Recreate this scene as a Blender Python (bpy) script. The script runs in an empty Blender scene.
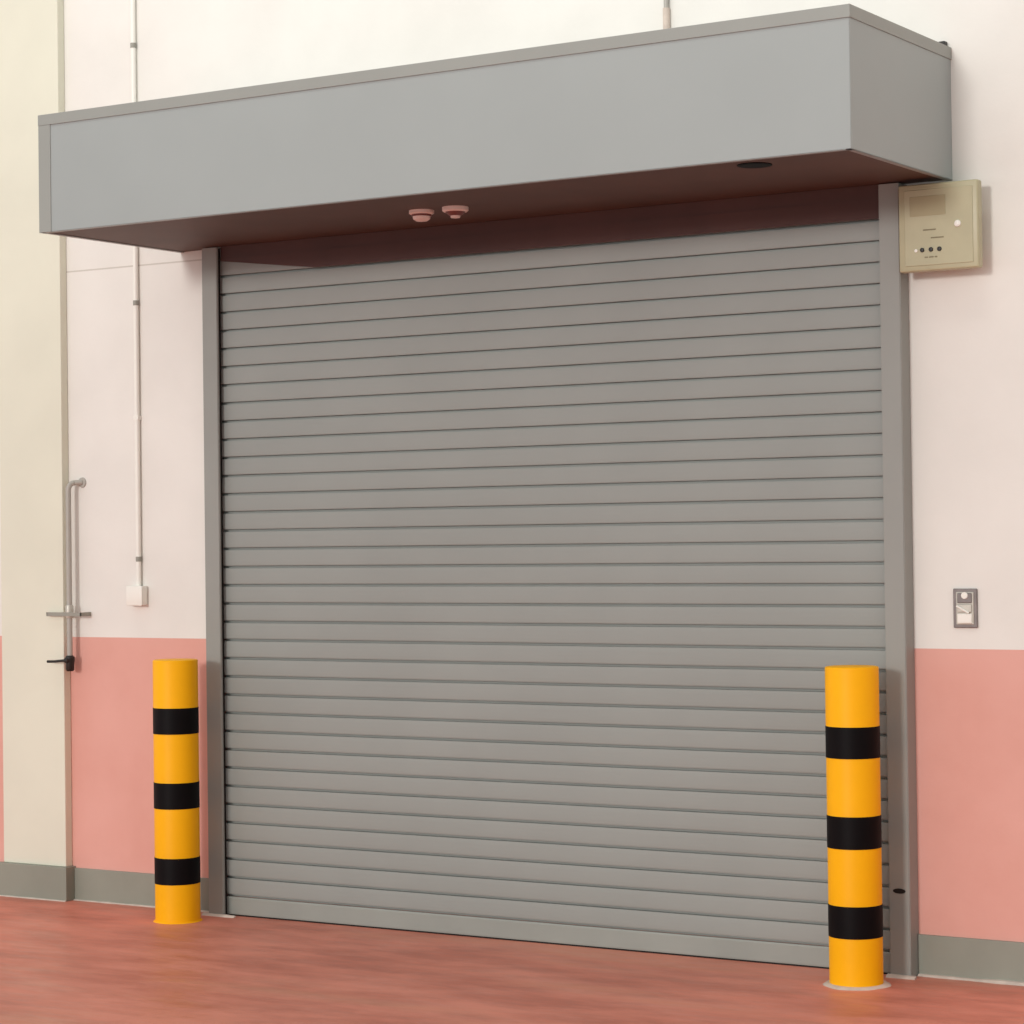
import bpy, bmesh, math, random
from mathutils import Vector, Matrix
random.seed(4)
S = bpy.context.scene
COL = S.collection
PI = math.pi

# ---------------------------------------------------------------- helpers
def srgb(r, g, b):
    f = lambda c: (c/255/12.92) if c/255 <= .04045 else ((c/255+.055)/1.055)**2.4
    return (f(r), f(g), f(b), 1)

def nodes(name):
    m = bpy.data.materials.new(name); m.use_nodes = True
    nt = m.node_tree
    return m, nt, nt.nodes['Principled BSDF']

def mix(nt, a, b, fac):
    n = nt.nodes.new('ShaderNodeMix'); n.data_type = 'RGBA'
    for sock, v in ((n.inputs[6], a), (n.inputs[7], b), (n.inputs[0], fac)):
        if isinstance(v, (tuple, float, int)): sock.default_value = v
        else: nt.links.new(v, sock)
    return n.outputs[2]

def noise(nt, scale, detail=4, stretch=(1, 1, 1), rough=.55):
    tc = nt.nodes.new('ShaderNodeTexCoord'); mp = nt.nodes.new('ShaderNodeMapping')
    mp.inputs['Scale'].default_value = stretch
    n = nt.nodes.new('ShaderNodeTexNoise'); n.inputs['Scale'].default_value = scale
    n.inputs['Detail'].default_value = detail; n.inputs['Roughness'].default_value = rough
    nt.links.new(tc.outputs['Object'], mp.inputs[0]); nt.links.new(mp.outputs[0], n.inputs['Vector'])
    return n.outputs['Fac']

def ramp(nt, src, p0, p1, a=(0, 0, 0, 1), b=(1, 1, 1, 1)):
    r = nt.nodes.new('ShaderNodeValToRGB')
    r.color_ramp.elements[0].position = p0; r.color_ramp.elements[1].position = p1
    r.color_ramp.elements[0].color = a; r.color_ramp.elements[1].color = b
    nt.links.new(src, r.inputs[0]); return r.outputs[0]

def math_node(nt, op, a, b):
    n = nt.nodes.new('ShaderNodeMath'); n.operation = op
    for i, v in enumerate((a, b)):
        if isinstance(v, (float, int)): n.inputs[i].default_value = v
        else: nt.links.new(v, n.inputs[i])
    return n.outputs[0]

def bump(nt, bs, src, strength, dist=.01):
    b = nt.nodes.new('ShaderNodeBump'); b.inputs['Strength'].default_value = strength
    b.inputs['Distance'].default_value = dist
    nt.links.new(src, b.inputs['Height']); nt.links.new(b.outputs[0], bs.inputs['Normal'])

def paint(name, c, rough=.5, metal=0, var=.06, scale=6, spec=.5, bmp=0, stretch=(1, 1, 1)):
    m, nt, bs = nodes(name)
    c0 = tuple(x*(1-var) for x in c[:3])+(1,); c1 = tuple(min(1, x*(1+var)) for x in c[:3])+(1,)
    nz = noise(nt, scale, 5, stretch)
    nt.links.new(mix(nt, c0, c1, ramp(nt, nz, .35, .65)), bs.inputs['Base Color'])
    bs.inputs['Roughness'].default_value = rough; bs.inputs['Metallic'].default_value = metal
    bs.inputs['Specular IOR Level'].default_value = spec
    if bmp: bump(nt, bs, noise(nt, 120, 2), bmp, .002)
    return m

# wall paint: cream above, salmon dado below, faint panel joint high on the left bay
def wall_mat():
    m, nt, bs = nodes('wall_paint')
    tc = nt.nodes.new('ShaderNodeTexCoord'); sp = nt.nodes.new('ShaderNodeSeparateXYZ')
    nt.links.new(tc.outputs['Object'], sp.inputs[0])
    nz = noise(nt, 2.2, 4)
    cream = mix(nt, CREAM0, CREAM1, ramp(nt, nz, .35, .65))
    pink = mix(nt, PINK0, PINK1, ramp(nt, noise(nt, 3, 5), .35, .65))
    z = sp.outputs['Z']
    f = math_node(nt, 'LESS_THAN', z, 1.2097)
    c = mix(nt, cream, pink, f)
    j = math_node(nt, 'COMPARE', z, 2.897); j.node.inputs[2].default_value = .0035
    left = math_node(nt, 'LESS_THAN', sp.outputs['X'], -1.76)
    jl = math_node(nt, 'MULTIPLY', math_node(nt, 'MULTIPLY', j, left), .45)
    c = mix(nt, c, srgb(160, 150, 135), jl)
    nt.links.new(c, bs.inputs['Base Color'])
    bs.inputs['Roughness'].default_value = .65; bs.inputs['Specular IOR Level'].default_value = .3
    bump(nt, bs, noise(nt, 60, 4), .15, .003)
    return m
CREAM0 = srgb(228, 225, 219); CREAM1 = srgb(234, 231, 225)
PINK0 = srgb(221, 163, 150); PINK1 = srgb(226, 170, 158)

def floor_mat():
    m, nt, bs = nodes('red_floor_paint')
    a = ramp(nt, noise(nt, 1.6, 8, (.7, 1.8, 1), .68), .40, .60)
    b = ramp(nt, noise(nt, 6, 7, (.45, 1.5, 1), .72), .42, .62)
    c = ramp(nt, noise(nt, 1.0, 4, (.4, 2.4, 1), .6), .52, .66)
    d = ramp(nt, noise(nt, 11, 5, (.35, 1.6, 1), .8), .665, .72)
    base = mix(nt, srgb(188, 106, 86), srgb(220, 137, 116), a)
    base = mix(nt, base, srgb(230, 150, 130), math_node(nt, 'MULTIPLY', b, .45))
    base = mix(nt, base, srgb(208, 144, 116), math_node(nt, 'MULTIPLY', c, .5))
    base = mix(nt, base, srgb(232, 188, 174), math_node(nt, 'MULTIPLY', d, .55))     # worn scuffs
    nt.links.new(base, bs.inputs['Base Color'])
    rr = nt.nodes.new('ShaderNodeMapRange'); nt.links.new(b, rr.inputs[0])
    rr.inputs[3].default_value = .38; rr.inputs[4].default_value = .58
    nt.links.new(rr.outputs[0], bs.inputs['Roughness'])
    bs.inputs['Specular IOR Level'].default_value = .35
    bump(nt, bs, noise(nt, 9, 6), .12, .006)
    return m

M = {}
M['wall'] = wall_mat()
M['floor'] = floor_mat()
M['pilaster'] = paint('cream_pilaster_paint', srgb(223, 222, 205), .6, var=.03, scale=2, spec=.3, bmp=.1)
M['base'] = paint('grey_skirting_paint', srgb(141, 143, 131), .55, var=.06, scale=3)
M['caulk'] = paint('pale_sealant', srgb(205, 190, 178), .8, var=.12, scale=14)
M['hood'] = paint('grey_hood_paint', srgb(156, 162, 161), .42, var=.018, scale=2.5)
M['lid'] = paint('grey_hood_trim_paint', srgb(148, 150, 145), .42, var=.02, scale=4)
M['soffit'] = paint('soffit_brown', srgb(92, 68, 58), .6, var=.1, scale=3)  # hood underside in one even dark brown
M['hood_shade'] = paint('hood_shade_dark_red', srgb(78, 46, 40), .6, var=.1, scale=3)  # shade under the hood put into this colour
M['slat'] = paint('grey_slat_paint', srgb(147, 151, 147), .5, var=.035, scale=1.6)
M['bar'] = paint('bottom_bar_paint', srgb(147, 151, 145), .5, var=.05, scale=3)
M['rail'] = paint('grey_rail_paint', srgb(147, 148, 143), .48, var=.03, scale=2.5)
M['dark'] = paint('rubber_and_gap_shade', srgb(34, 29, 27), .8, var=.15, scale=20, spec=.2)  # bottom seal rubber, also colours the shaded rail gaps and the oval slot
M['yellow'] = paint('safety_yellow_paint', srgb(252, 180, 0), .5, var=.03, scale=5, spec=.2)
M['black'] = paint('black_tape', srgb(8, 5, 7), .55, var=.2, scale=12, spec=.12)
M['beige'] = paint('beige_enamel', srgb(180, 174, 142), .4, var=.04, scale=9)
M['beige2'] = paint('beige_enamel_back', srgb(168, 158, 124), .5, var=.04, scale=9)
M['white'] = paint('white_plastic', srgb(240, 238, 230), .4, var=.015, scale=9)
M['shade'] = paint('coupling_grey_plastic', srgb(150, 148, 138), .5, var=.05, scale=9)
M['steel'] = paint('zinc_steel', srgb(190, 186, 176), .4, .35, var=.08, scale=16)
M['plate'] = paint('dark_zinc_plate', srgb(128, 120, 118), .38, .35, var=.12, scale=30)
M['blackmetal'] = paint('black_enamel', srgb(24, 20, 18), .45, var=.15, scale=12)
M['print'] = paint('grey_print', srgb(128, 118, 90), .6, var=.05)
M['sensor'] = paint('pale_sensor_plastic', srgb(245, 222, 214), .4, var=.03, scale=12)
M['sensor_lens'] = paint('dark_pink_lens', srgb(120, 70, 66), .3, var=.08, scale=12)
M['pipe'] = paint('grey_pipe_paint', srgb(172, 168, 160), .45, var=.05, scale=10)

# ---- mesh pieces
def box(bm, x0, x1, y0, y1, z0, z1, bev=0, seg=2):
    r = bmesh.ops.create_cube(bm, size=1)
    vs = r['verts']
    for v in vs:
        v.co = Vector(((x0+x1)/2+v.co.x*(x1-x0), (y0+y1)/2+v.co.y*(y1-y0), (z0+z1)/2+v.co.z*(z1-z0)))
    if bev:
        es = list({e for v in vs for e in v.link_edges})
        bmesh.ops.bevel(bm, geom=es, offset=bev, segments=seg, affect='EDGES', profile=.5)
    return bm

def lathe(bm, prof, origin=(0, 0, 0), axis=(0, 0, 1), n=48):
    q = Vector((0, 0, 1)).rotation_difference(Vector(axis).normalized())
    rings = []
    for r, h in prof:
        if r < 1e-6:
            rings.append([bm.verts.new(Vector(origin)+q @ Vector((0, 0, h)))])
        else:
            rings.append([bm.verts.new(Vector(origin)+q @ Vector((r*math.cos(2*PI*i/n), r*math.sin(2*PI*i/n), h))) for i in range(n)])
    for a, b in zip(rings, rings[1:]):
        for i in range(n):
            j = (i+1) % n
            if len(a) == 1 and len(b) == 1: continue
            if len(a) == 1: bm.faces.new((a[0], b[j], b[i]))
            elif len(b) == 1: bm.faces.new((a[i], a[j], b[0]))
            else: bm.faces.new((a[i], a[j], b[j], b[i]))
    return bm

def tube(bm, pts, r, n=16):
    pts = [Vector(p) for p in pts]; rings = []
    up = Vector((1, 0, 0))
    for i, p in enumerate(pts):
        t = (pts[min(i+1, len(pts)-1)]-pts[max(i-1, 0)]).normalized()
        a = up - t*up.dot(t)
        if a.length < .05: a = Vector((0, 1, 0)) - t*t.y
        a.normalize(); b = t.cross(a); up = a
        rings.append([bm.verts.new(p+(a*math.cos(2*PI*k/n)+b*math.sin(2*PI*k/n))*r) for k in range(n)])
    for A, B in zip(rings, rings[1:]):
        for k in range(n): bm.faces.new((A[k], A[(k+1) % n], B[(k+1) % n], B[k]))
    bm.faces.new(rings[0][::-1]); bm.faces.new(rings[-1])
    return bm

def extrude_x(bm, prof, x0, x1, closed=True):
    """profile of (y, z) swept along x"""
    a = [bm.verts.new((x0, y, z)) for y, z in prof]; b = [bm.verts.new((x1, y, z)) for y, z in prof]
    n = len(prof)
    for i in range(n if closed else n-1):
        j = (i+1) % n; bm.faces.new((a[i], b[i], b[j], a[j]))
    if closed: bm.faces.new(a[::-1]); bm.faces.new(b)
    return bm

def obj(name, bm, mat, parent=None, loc=(0, 0, 0), smooth=False, mats=None):
    bmesh.ops.recalc_face_normals(bm, faces=bm.faces)
    me = bpy.data.meshes.new(name); bm.to_mesh(me); bm.free()
    for m in (mats or [mat]): me.materials.append(M[m])
    o = bpy.data.objects.new(name, me); COL.objects.link(o); o.location = loc
    if smooth:
        for p in me.polygons: p.use_smooth = True
        me.set_sharp_from_angle(angle=math.radians(35))
    if parent: o.parent = parent
    return o
B = bmesh.new

def thing(name, label, cat, loc=(0, 0, 0), group=None):
    o = bpy.data.objects.new(name, None); COL.objects.link(o); o.location = loc
    o.empty_display_size = .1
    o['label'] = label; o['category'] = cat
    if group: o['group'] = group
    return o
def tag(o, label, cat, group=None):
    o['label'] = label; o['category'] = cat
    if group: o['group'] = group
    return o
def struct(o, label=None, cat=None):
    o['kind'] = 'structure'
    if label: o['label'] = label
    if cat: o['category'] = cat
    return o

# ---------------------------------------------------------------- setting
struct(obj('floor', box(B(), -11, 10, -16, .3, -.15, 0), 'floor'), 'red painted concrete floor with streaks in front of the shutter', 'floor')
struct(obj('wall_back', box(B(), -11, 10, 0, .3, 0, 7), 'wall'), 'cream wall with a salmon pink lower band behind the shutter', 'wall')
# pilaster at the left (painted cream to the skirting)
PX0, PX1, PY = -3.004, -2.617, -.045
struct(obj('trim_1', box(B(), PX0, PX1, PY, 0, .155, 7, .003), 'pilaster'), 'cream pilaster standing out of the wall at the far left', 'pilaster')
# skirtings
sk = box(B(), PX1+.0201, -1.752, -.012, 0, 0, .148, .002)
struct(obj('baseboard_left', sk, 'base'), 'low grey skirting between cream pilaster and shutter', 'skirting')
sk = box(B(), PX0-.010, PX1+.020, PY-.022, 0, 0, .155, .002)
struct(obj('baseboard_pilaster', sk, 'base'), 'grey skirting wrapped round the foot of the cream pilaster', 'skirting')
sk = box(B(), -11, PX0-.010, -.012, 0, 0, .148, .002)
struct(obj('baseboard_far_left', sk, 'base'), 'grey skirting left of the cream pilaster', 'skirting')
sk = box(B(), 1.5525, 10, -.012, 0, 0, .152, .002)
struct(obj('baseboard_right', sk, 'base'), 'low grey skirting right of the shutter below the pink band', 'skirting')
def bead(name, x0, x1, y, s, label):
    bm = B(); n = max(2, int((x1-x0)/.05)); rows = []
    for i in range(n+1):
        x = x0+(x1-x0)*i/n; w = s*(.75+.5*random.random())
        rows.append([bm.verts.new(p) for p in ((x, y, w*.6), (x, y-w*.7, w*.5), (x, y-w*1.3, 0), (x, y, 0))])
    for a, b in zip(rows, rows[1:]):
        for k in range(4): bm.faces.new((a[k], a[(k+1) % 4], b[(k+1) % 4], b[k]))
    bm.faces.new(rows[0]); bm.faces.new(rows[-1][::-1])
    struct(obj(name, bm, 'caulk', smooth=False), label, 'sealant bead')
bead('trim_2', 1.556, 8, -.012, .016, 'pale sealant bead along the floor right of the shutter')
bead('trim_3', PX1+.02, -1.755, -.012, .009, 'pale sealant bead along the floor between pilaster and shutter')
bead('trim_4', -8, PX1+.020, PY-.022, .007, 'pale sealant bead along the foot of the pilaster')

bead('trim_5', -1.775, -1.60, -.0815, .014, 'pale sealant smear at the foot of the left guide rail')
bead('trim_6', 1.462, 1.575, -.0815, .016, 'pale sealant smear at the foot of the right guide rail')

# ---------------------------------------------------------------- roller shutter
sh = thing('roller_shutter', 'wide closed grey roller shutter with a boxed grey hood over it', 'roller shutter')
XL, XR = -1.689, 1.49
YC = -.040
P, Z0 = .08, .0881
N = 36
prof = []
for i in range(N):
    z = Z0+i*P
    prof += [(YC+.020, z-.0050), (YC+.020, z+.0045), (YC+.0004, z+.0055), (YC-.0006, z+.010), (YC-.0012, z+.022),
             (YC-.0014, z+.038), (YC-.0012, z+.056), (YC-.0006, z+.068), (YC, z+P-.0060)]
bm = B()
pts = prof+[(YC+.026, Z0+N*P-.006), (YC+.026, Z0-.0050)]
extrude_x(bm, pts, XL, XR)
obj('curtain', bm, 'slat', sh)
bb = B(); extrude_x(bb, [(YC-.001, .006), (YC-.002, .012), (YC-.002, .076), (YC, Z0-.0055), (YC+.012, Z0-.0055), (YC+.012, .006)], XL, XR)
bar = obj('bottom_bar', bb, 'bar', sh)
rb = B(); extrude_x(rb, [(YC-.002, .0), (YC-.002, .006), (YC+.010, .006), (YC+.010, 0)], XL, XR); obj('rubber_seal', rb, 'dark', bar)

def rail(xo, xi, name='guide_rail'):
    """U channel: xo outer edge, xi inner flange edge"""
    s = 1 if xi > xo else -1
    t = .004
    p = [(xo, 0), (xo, -.08), (xi, -.08), (xi, -.08+.012), (xi-s*t, -.08+.012), (xi-s*t, -.08+t), (xo+s*t, -.08+t), (xo+s*t, 0)]
    bm = B()
    a = [bm.verts.new((x, y, 0)) for x, y in p]; b = [bm.verts.new((x, y, 2.934)) for x, y in p]
    for i in range(len(p)):
        j = (i+1) % len(p); bm.faces.new((a[i], a[j], b[j], b[i]))
    bm.faces.new(a); bm.faces.new(b[::-1])
    es = [e for e in bm.edges if abs(e.verts[0].co.y+.08) < 1e-5 and abs(e.verts[1].co.y+.08) < 1e-5 and abs(e.verts[0].co.z-e.verts[1].co.z) > 1]
    bmesh.ops.bevel(bm, geom=es, offset=.003, segments=3, affect='EDGES')
    g = obj(name, bm, 'rail', sh)
    return g
gl = rail(-1.752, -1.668)
x0 = -1.704
obj('gap_shade_strip', box(B(), x0, -1.677, -.066, -.0445, .004, 2.93), 'dark', gl)  # dark strip added for the shade in the gap behind the flange
gr = rail(1.552, 1.470)
obj('gap_shade_strip', box(B(), 1.474, 1.489, -.066, -.0445, .004, 2.93), 'dark', gr)  # matching dark strip for the right rail gap's shade
# oval cut-out near the right rail foot, its dark inside coloured onto a disc
lt = lathe(B(), [(0, 0), (.9, 0), (1, .3), (1, 1)], n=32)
for v in lt.verts:
    v.co = Vector((1.511+v.co.x*.025, -.0812+v.co.z*.001, .318+v.co.y*.0095))
obj('oval_slot', lt, 'dark', gr)['label'] = 'small dark oval slot near the foot of the right guide rail'

# hood
HX0, HX1, HZ0, HZ1, HD = -1.936, 1.732, 2.9355, 3.427, -.906
bm = B(); T = .004
# shell: front, two ends, underside rim; underside recessed a little
box(bm, HX0, HX1, HD, HD+T, HZ0, HZ1-.002, .002)
box(bm, HX0, HX0+T, HD, 0, HZ0, HZ1-.002, .0015)
box(bm, HX1-T, HX1, HD, 0, HZ0, HZ1-.002, .0015)
box(bm, HX0, HX1, HD, HD+.022, HZ0, HZ0+.004, .001)
box(bm, HX0, HX0+.022, HD, 0, HZ0, HZ0+.004, .001)
box(bm, HX1-.022, HX1, HD, 0, HZ0, HZ0+.004, .001)
hood = obj('hood', bm, 'hood', sh)
bm = B()
box(bm, HX0-.004, HX1+.004, HD-.005, HD+.001, HZ1-.045, HZ1, .0015)
box(bm, HX1-.001, HX1+.004, HD, 0, HZ1-.045, HZ1, .0015)
box(bm, HX0-.004, HX0+.001, HD, 0, HZ1-.045, HZ1, .0015)
box(bm, HX0-.003, HX1+.003, HD-.003, 0, HZ1-.004, HZ1, .001)
obj('lid', bm, 'lid', hood)
bm = B(); box(bm, HX0-.003, HX0+.062, HD-.004, HD+.001, HZ0, HZ1-.045, .0015)
obj('corner_strip', bm, 'lid', hood)
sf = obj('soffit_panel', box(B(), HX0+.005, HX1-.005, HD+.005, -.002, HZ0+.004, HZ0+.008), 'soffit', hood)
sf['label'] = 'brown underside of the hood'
# hood's shade on the top slats, built as a dark strip with sloping end
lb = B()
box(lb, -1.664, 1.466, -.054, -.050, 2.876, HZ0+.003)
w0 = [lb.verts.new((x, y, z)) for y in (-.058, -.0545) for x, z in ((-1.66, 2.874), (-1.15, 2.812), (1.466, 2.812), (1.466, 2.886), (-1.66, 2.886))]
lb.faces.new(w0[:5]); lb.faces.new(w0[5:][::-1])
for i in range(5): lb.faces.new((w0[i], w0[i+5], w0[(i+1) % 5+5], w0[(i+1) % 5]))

obj('hood_shade_strip', lb, 'hood_shade', hood)
# dark oval port in underside
lt = lathe(B(), [(0, -.002), (.050, -.002), (.062, 0), (.062, .005)], (1.30, -.765, HZ0+.001), n=36)
obj('port', lt, 'black', hood)['label'] = 'dark round port in the underside of the hood'
obj('bracket', box(B(), 1.697, 1.722, -.03, -.004, HZ1, HZ1+.022, .002), 'blackmetal', hood)

# sensors hanging under the hood
def sensor(x, y, name_label, kind):
    t = thing('ceiling_sensor', name_label, 'sensor', (x, y, HZ0+.004), group='pale sensors under the hood')
    if kind == 0:
        obj('base', lathe(B(), [(0, 0), (.050, 0), (.050, -.012), (.044, -.016), (0, -.016)], n=32), 'sensor', t, smooth=True)
        obj('lens', lathe(B(), [(.040, -.016), (.040, -.024), (0, -.024)], n=32), 'sensor_lens', t, smooth=True)
        obj('cover', lathe(B(), [(.0, -.024), (.036, -.024), (.034, -.034), (.022, -.042), (0, -.045)], n=32), 'sensor', t, smooth=True)
    else:
        obj('base', lathe(B(), [(0, 0), (.052, 0), (.052, -.014), (.046, -.019), (0, -.019)], n=32), 'sensor', t, smooth=True)
        obj('lens', lathe(B(), [(.020, -.034), (.018, -.042), (0, -.045)], n=32), 'sensor', t, smooth=True)
        obj('cover', lathe(B(), [(.040, -.019), (.030, -.028), (.022, -.034), (0, -.034)], n=32), 'sensor_lens', t, smooth=True)
sensor(-.30, -.49, 'left one of two pale round sensors under the grey hood, flat dome', 0)
sensor(-.14, -.49, 'right one of two pale round sensors under the grey hood, tapering like a funnel', 1)

# ---------------------------------------------------------------- bollards
def bollard(x, y, lab, ring, H, bands):
    R = .0975
    t = thing('bollard', lab, 'bollard', (x, y, 0), group='striped bollards in front of the shutter')
    obj('post', lathe(B(), [(0, 0), (R, 0), (R, H-.006), (R-.001, H-.003), (R-.004, H-.001), (R-.008, H), (0, H+.001)], n=64), 'yellow', t, smooth=True)
    for z0, z1 in bands:
        obj('black_band', lathe(B(), [(R-.002, z0), (R+.0012, z0), (R+.0012, z1), (R-.002, z1)], n=64), 'black', t, smooth=True)
    if ring:
        rg = lathe(B(), [(R-.002, .008), (R+.012, .008), (R+.020, .003), (R+.026, 0)], n=48)
        for v in rg.verts:
            a = math.atan2(v.co.y, v.co.x); k = 1+.03*math.sin(3*a)+.02*math.sin(7*a+1)
            if v.co.xy.length > R+.005: v.co.x *= k; v.co.y *= k
        obj('base_ring', rg, 'caulk', t, smooth=True)['label'] = 'pale mortar ring'
    else:
        rg = lathe(B(), [(R-.002, .006), (R+.004, .005), (R+.009, 0)], n=48)
        obj('base_ring', rg, 'yellow', t, smooth=True)
bollard(-1.774, -.262, 'yellow and black bollard at the left guide rail, before the pink wall', 0, 1.131, ((.812, .924), (.490, .602), (.165, .278)))
bollard(1.425, -.283, 'yellow and black bollard at the right guide rail, pale ring at its foot', 1, 1.156, ((.826, .940), (.500, .617), (.178, .294)))

# ---------------------------------------------------------------- control box
cb = thing('control_box', 'beige shutter control box on the wall below the hood right end', 'control box', (1.716, 0, 2.588))
def L(bm, x=1.704, z=2.59):
    for v in bm.verts: v.co -= Vector((x, 0, z))
    return bm
obj('housing', L(box(B(), 1.562, 1.812, -.074, 0, 2.625, 2.90, .003)), 'beige2', cb)
front = obj('cover', L(box(B(), 1.553, 1.862, -.118, -.0745, 2.598, 2.918, .007, 3)), 'beige', cb, smooth=True)
obj('door_panel', L(box(B(), 1.577, 1.842, -.1205, -.117, 2.618, 2.897, .002)), 'beige', cb)
for x in (1.646, 1.680, 1.713):
    obj('push_button', lathe(B(), [(.0085, 0), (.0085, .003), (.007, .006), (0, .007)], (x-1.704, -.1205, 2.675-2.59), (0, -1, 0), 20), 'blackmetal', cb, smooth=True)
obj('indicator', lathe(B(), [(.006, 0), (.006, .003), (0, .004)], (1.622-1.704, -.1205, 2.674-2.59), (0, -1, 0), 16), 'white', cb, smooth=True)
obj('lock', lathe(B(), [(.013, 0), (.012, .005), (.006, .008), (0, .008)], (1.785-1.704, -.1205, 2.762-2.59), (0, -1, 0), 20), 'white', cb, smooth=True)
for (xa, xb, z) in ((1.655, 1.668, 2.645), (1.672, 1.690, 2.645), (1.694, 1.704, 2.645), (1.65, 1.70, 2.745), (1.68, 1.73, 2.715)):
    obj('print_mark', L(box(B(), xa, xb, -.1213, -.1204, z, z+.005)), 'print', cb)
obj('nameplate', L(box(B(), 1.60, 1.738, -.1215, -.1204, 2.80, 2.872, .001)), 'beige2', cb)

# ---------------------------------------------------------------- switch on the right
sw = thing('key_switch', 'small grey metal switch plate on the wall right of the shutter', 'switch', (1.757, 0, 1.359))
def K(bm): return L(bm, 1.750, 1.364)
obj('plate', K(box(B(), 1.705, 1.797, -.012, 0, 1.293, 1.437, .003)), 'plate', sw)
obj('frame', K(box(B(), 1.718, 1.786, -.016, -.0115, 1.305, 1.425, .002)), 'steel', sw)
obj('button', K(box(B(), 1.724, 1.780, -.021, -.0155, 1.384, 1.421, .003)), 'plate', sw)
obj('key_lock', lathe(B(), [(.013, 0), (.012, .005), (0, .006)], (.004, -.021, 1.412-1.364), (0, -1, 0), 24), 'white', sw, smooth=True)
for z0, z1, m in ((1.350, 1.380, 'steel'), (1.310, 1.345, 'white')):
    obj('button', K(box(B(), 1.724, 1.780, -.022, -.0155, z0, z1, .003)), m, sw)
tb = B(); tube(tb, [(1.75-.026-1.75, -.026, .010), (0.02, -.024, -.016)], .004, 10)
obj('toggle', tb, 'white', sw, smooth=True)

# ---------------------------------------------------------------- conduit and junction box on the left
cd = thing('conduit', 'thin white vertical conduit running down the wall left of the shutter', 'conduit', (-2.188, 0, 1.445))
obj('pipe', tube(B(), [(0, -.014, 0.0), (0, -.014, 5.4)], .0115, 16), 'white', cd, smooth=True)
for z in (1.56, 2.72, 3.89):
    obj('coupling', lathe(B(), [(.0, 0), (.0135, 0), (.0135, .022), (0, .022)], (0, -.014, z-1.45), n=20), 'shade', cd, smooth=True)
for z in (2.2, 4.6):
    obj('clip', box(B(), -.014, .014, -.025, 0, z-1.45, z-1.43, .002), 'white', cd)
jb = thing('switch_box', 'small white switch box at the lower end of the white conduit', 'switch box', (-2.192, 0, 1.359))
obj('body', box(B(), -.042, .044, -.040, 0, 0, .086, .004), 'white', jb, smooth=True)
obj('cover', box(B(), -.045, .047, -.047, -.0402, -.003, .0865, .004), 'white', jb, smooth=True)

cd2 = thing('conduit', 'short pale conduit rising from behind the top of the grey hood', 'conduit', (.553, 0, 3.43))
obj('pipe', tube(B(), [(0, -.012, 0), (0, -.012, 3.4)], .010, 16), 'pipe', cd2, smooth=True)
obj('coupling', lathe(B(), [(0, 0), (.014, 0), (.014, .17), (0, .17)], (0, -.012, .12), n=20), 'caulk', cd2, smooth=True)

# ---------------------------------------------------------------- drop pipe with valve beside pilaster
dp = thing('drop_pipe', 'grey drop pipe beside the cream pilaster with a black valve lever', 'pipe', (-2.573, -.052, 1.085))
pts = [(0, 0, 0), (0, 0, .80)]
for k in range(1, 9):
    a = k/8*PI/2
    pts.append((.014*(1-math.cos(a)), .03*(1-math.cos(a)), .80+.035*math.sin(a)))
pts += [(.030, .038, .8355), (.040, .050, .8355)]
obj('pipe', tube(B(), pts, .0125, 16), 'pipe', dp, smooth=True)
obj('wall_flange', lathe(B(), [(0, 0), (.024, 0), (.022, .006), (0, .006)], (.040, .0518, .8355), (0, -1, 0), 24), 'pipe', dp, smooth=True)
obj('collar', lathe(B(), [(0, 0), (.017, 0), (.019, .008), (.019, .05), (.017, .058), (0, .058)], (0, 0, .215), n=20), 'steel', dp, smooth=True)
cl = B(); box(cl, -.125, .085, -.019, -.014, .222, .240, .001)
box(cl, -.125, -.119, -.019, .006, .222, .240, .001); box(cl, .079, .085, -.019, .052, .222, .240, .001)
obj('strap', cl, 'shade', dp)
vb = B(); lathe(vb, [(0, -.030), (.015, -.030), (.020, -.022), (.020, .010), (.022, .018), (.022, .034), (.014, .042), (0, .042)], n=20)
vbo = obj('valve', vb, 'blackmetal', dp, smooth=True)
lv = B(); tube(lv, [(.014, -.030, .020), (-.02, -.031, .019), (-.060, -.034, .015), (-.105, -.036, .014)], .0062, 12)
lathe(lv, [(0, 0), (.011, 0), (.011, .020), (0, .022)], (0, -.012, .020), (0, -1, 0), 16)
obj('lever', lv, 'blackmetal', vbo, smooth=True)

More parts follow.
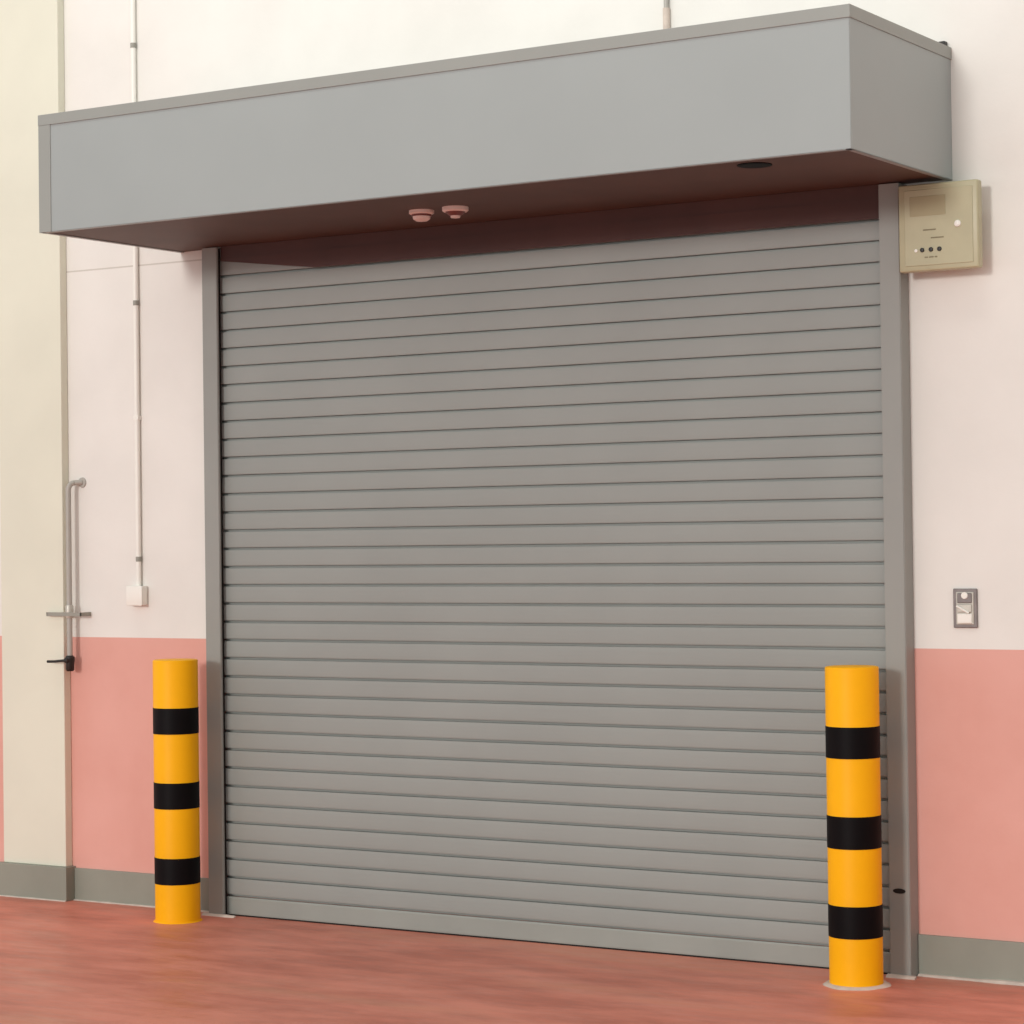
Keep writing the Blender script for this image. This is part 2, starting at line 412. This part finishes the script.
# ---------------------------------------------------------------- light
w = bpy.data.worlds.new('hall_ambient'); S.world = w; w.use_nodes = True
nt = w.node_tree; bg = nt.nodes['Background']
tc = nt.nodes.new('ShaderNodeTexCoord'); sp = nt.nodes.new('ShaderNodeSeparateXYZ')
nt.links.new(tc.outputs['Generated'], sp.inputs[0])
rp = ramp(nt, sp.outputs['Z'], 0.0, 0.85, (.98, 1.0, .99, 1), (.50, .51, .50, 1))   # bright hall sides, darker roof
rx = ramp(nt, sp.outputs['X'], .45, .95, (1, 1, 1, 1), (.72, .72, .68, 1))   # the hall is dimmer to the right
mm = nt.nodes.new('ShaderNodeMix'); mm.data_type = 'RGBA'; mm.blend_type = 'MULTIPLY'; mm.inputs[0].default_value = 1
nt.links.new(rp, mm.inputs[6]); nt.links.new(rx, mm.inputs[7]); nt.links.new(mm.outputs[2], bg.inputs[0]); bg.inputs[1].default_value = 1.06
def area(name, loc, target, size, sy, power, col=(1, .98, .93)):
    l = bpy.data.lights.new(name, 'AREA'); l.shape = 'RECTANGLE'; l.size = size; l.size_y = sy
    l.energy = power; l.color = col
    o = bpy.data.objects.new(name, l); COL.objects.link(o); o.location = loc
    o.rotation_euler = (Vector(target)-Vector(loc)).to_track_quat('-Z', 'Y').to_euler()
    return o
area('upper_wall_fill', (-.3, -2.6, 6.9), (0, 0, 4.4), 7.0, .6, 90)  # unseen fill light added high up to brighten the upper wall
sl = bpy.data.lights.new('low_daylight', 'SUN'); sl.energy = 1.05; sl.angle = math.radians(7); sl.color = (1, .97, .93)
so = bpy.data.objects.new('low_daylight', sl); COL.objects.link(so); so.location = (-1, -12, 4)
az, el = math.radians(3.5), math.radians(8.8)
so.rotation_euler = Vector((math.sin(az)*math.cos(el), math.cos(az)*math.cos(el), -math.sin(el))).to_track_quat('-Z', 'Y').to_euler()

# ---------------------------------------------------------------- camera
cam = bpy.data.cameras.new('camera'); co = bpy.data.objects.new('camera', cam); COL.objects.link(co)
r = Vector((0.848153, 0.52958915, -0.01310812)); u = Vector((0.01945747, -0.00641544, 0.9997901)); d = Vector((-0.52939389, 0.84823003, 0.01574574))
mw = Matrix((( r.x, u.x, -d.x, 5.10274537), (r.y, u.y, -d.y, -8.48691537), (r.z, u.z, -d.z, 1.63923026), (0, 0, 0, 1)))
co.matrix_world = mw
cam.sensor_width = 36; cam.lens = 36*2442.108/1024
cam.shift_x = (512-513.589)/1024; cam.shift_y = (499.536-512)/1024
cam.clip_end = 200
S.camera = co
S.view_settings.view_transform = 'Standard'; S.view_settings.look = 'None'
S.view_settings.gamma = 1; S.view_settings.use_curve_mapping = False
S.view_settings.exposure = 0.0
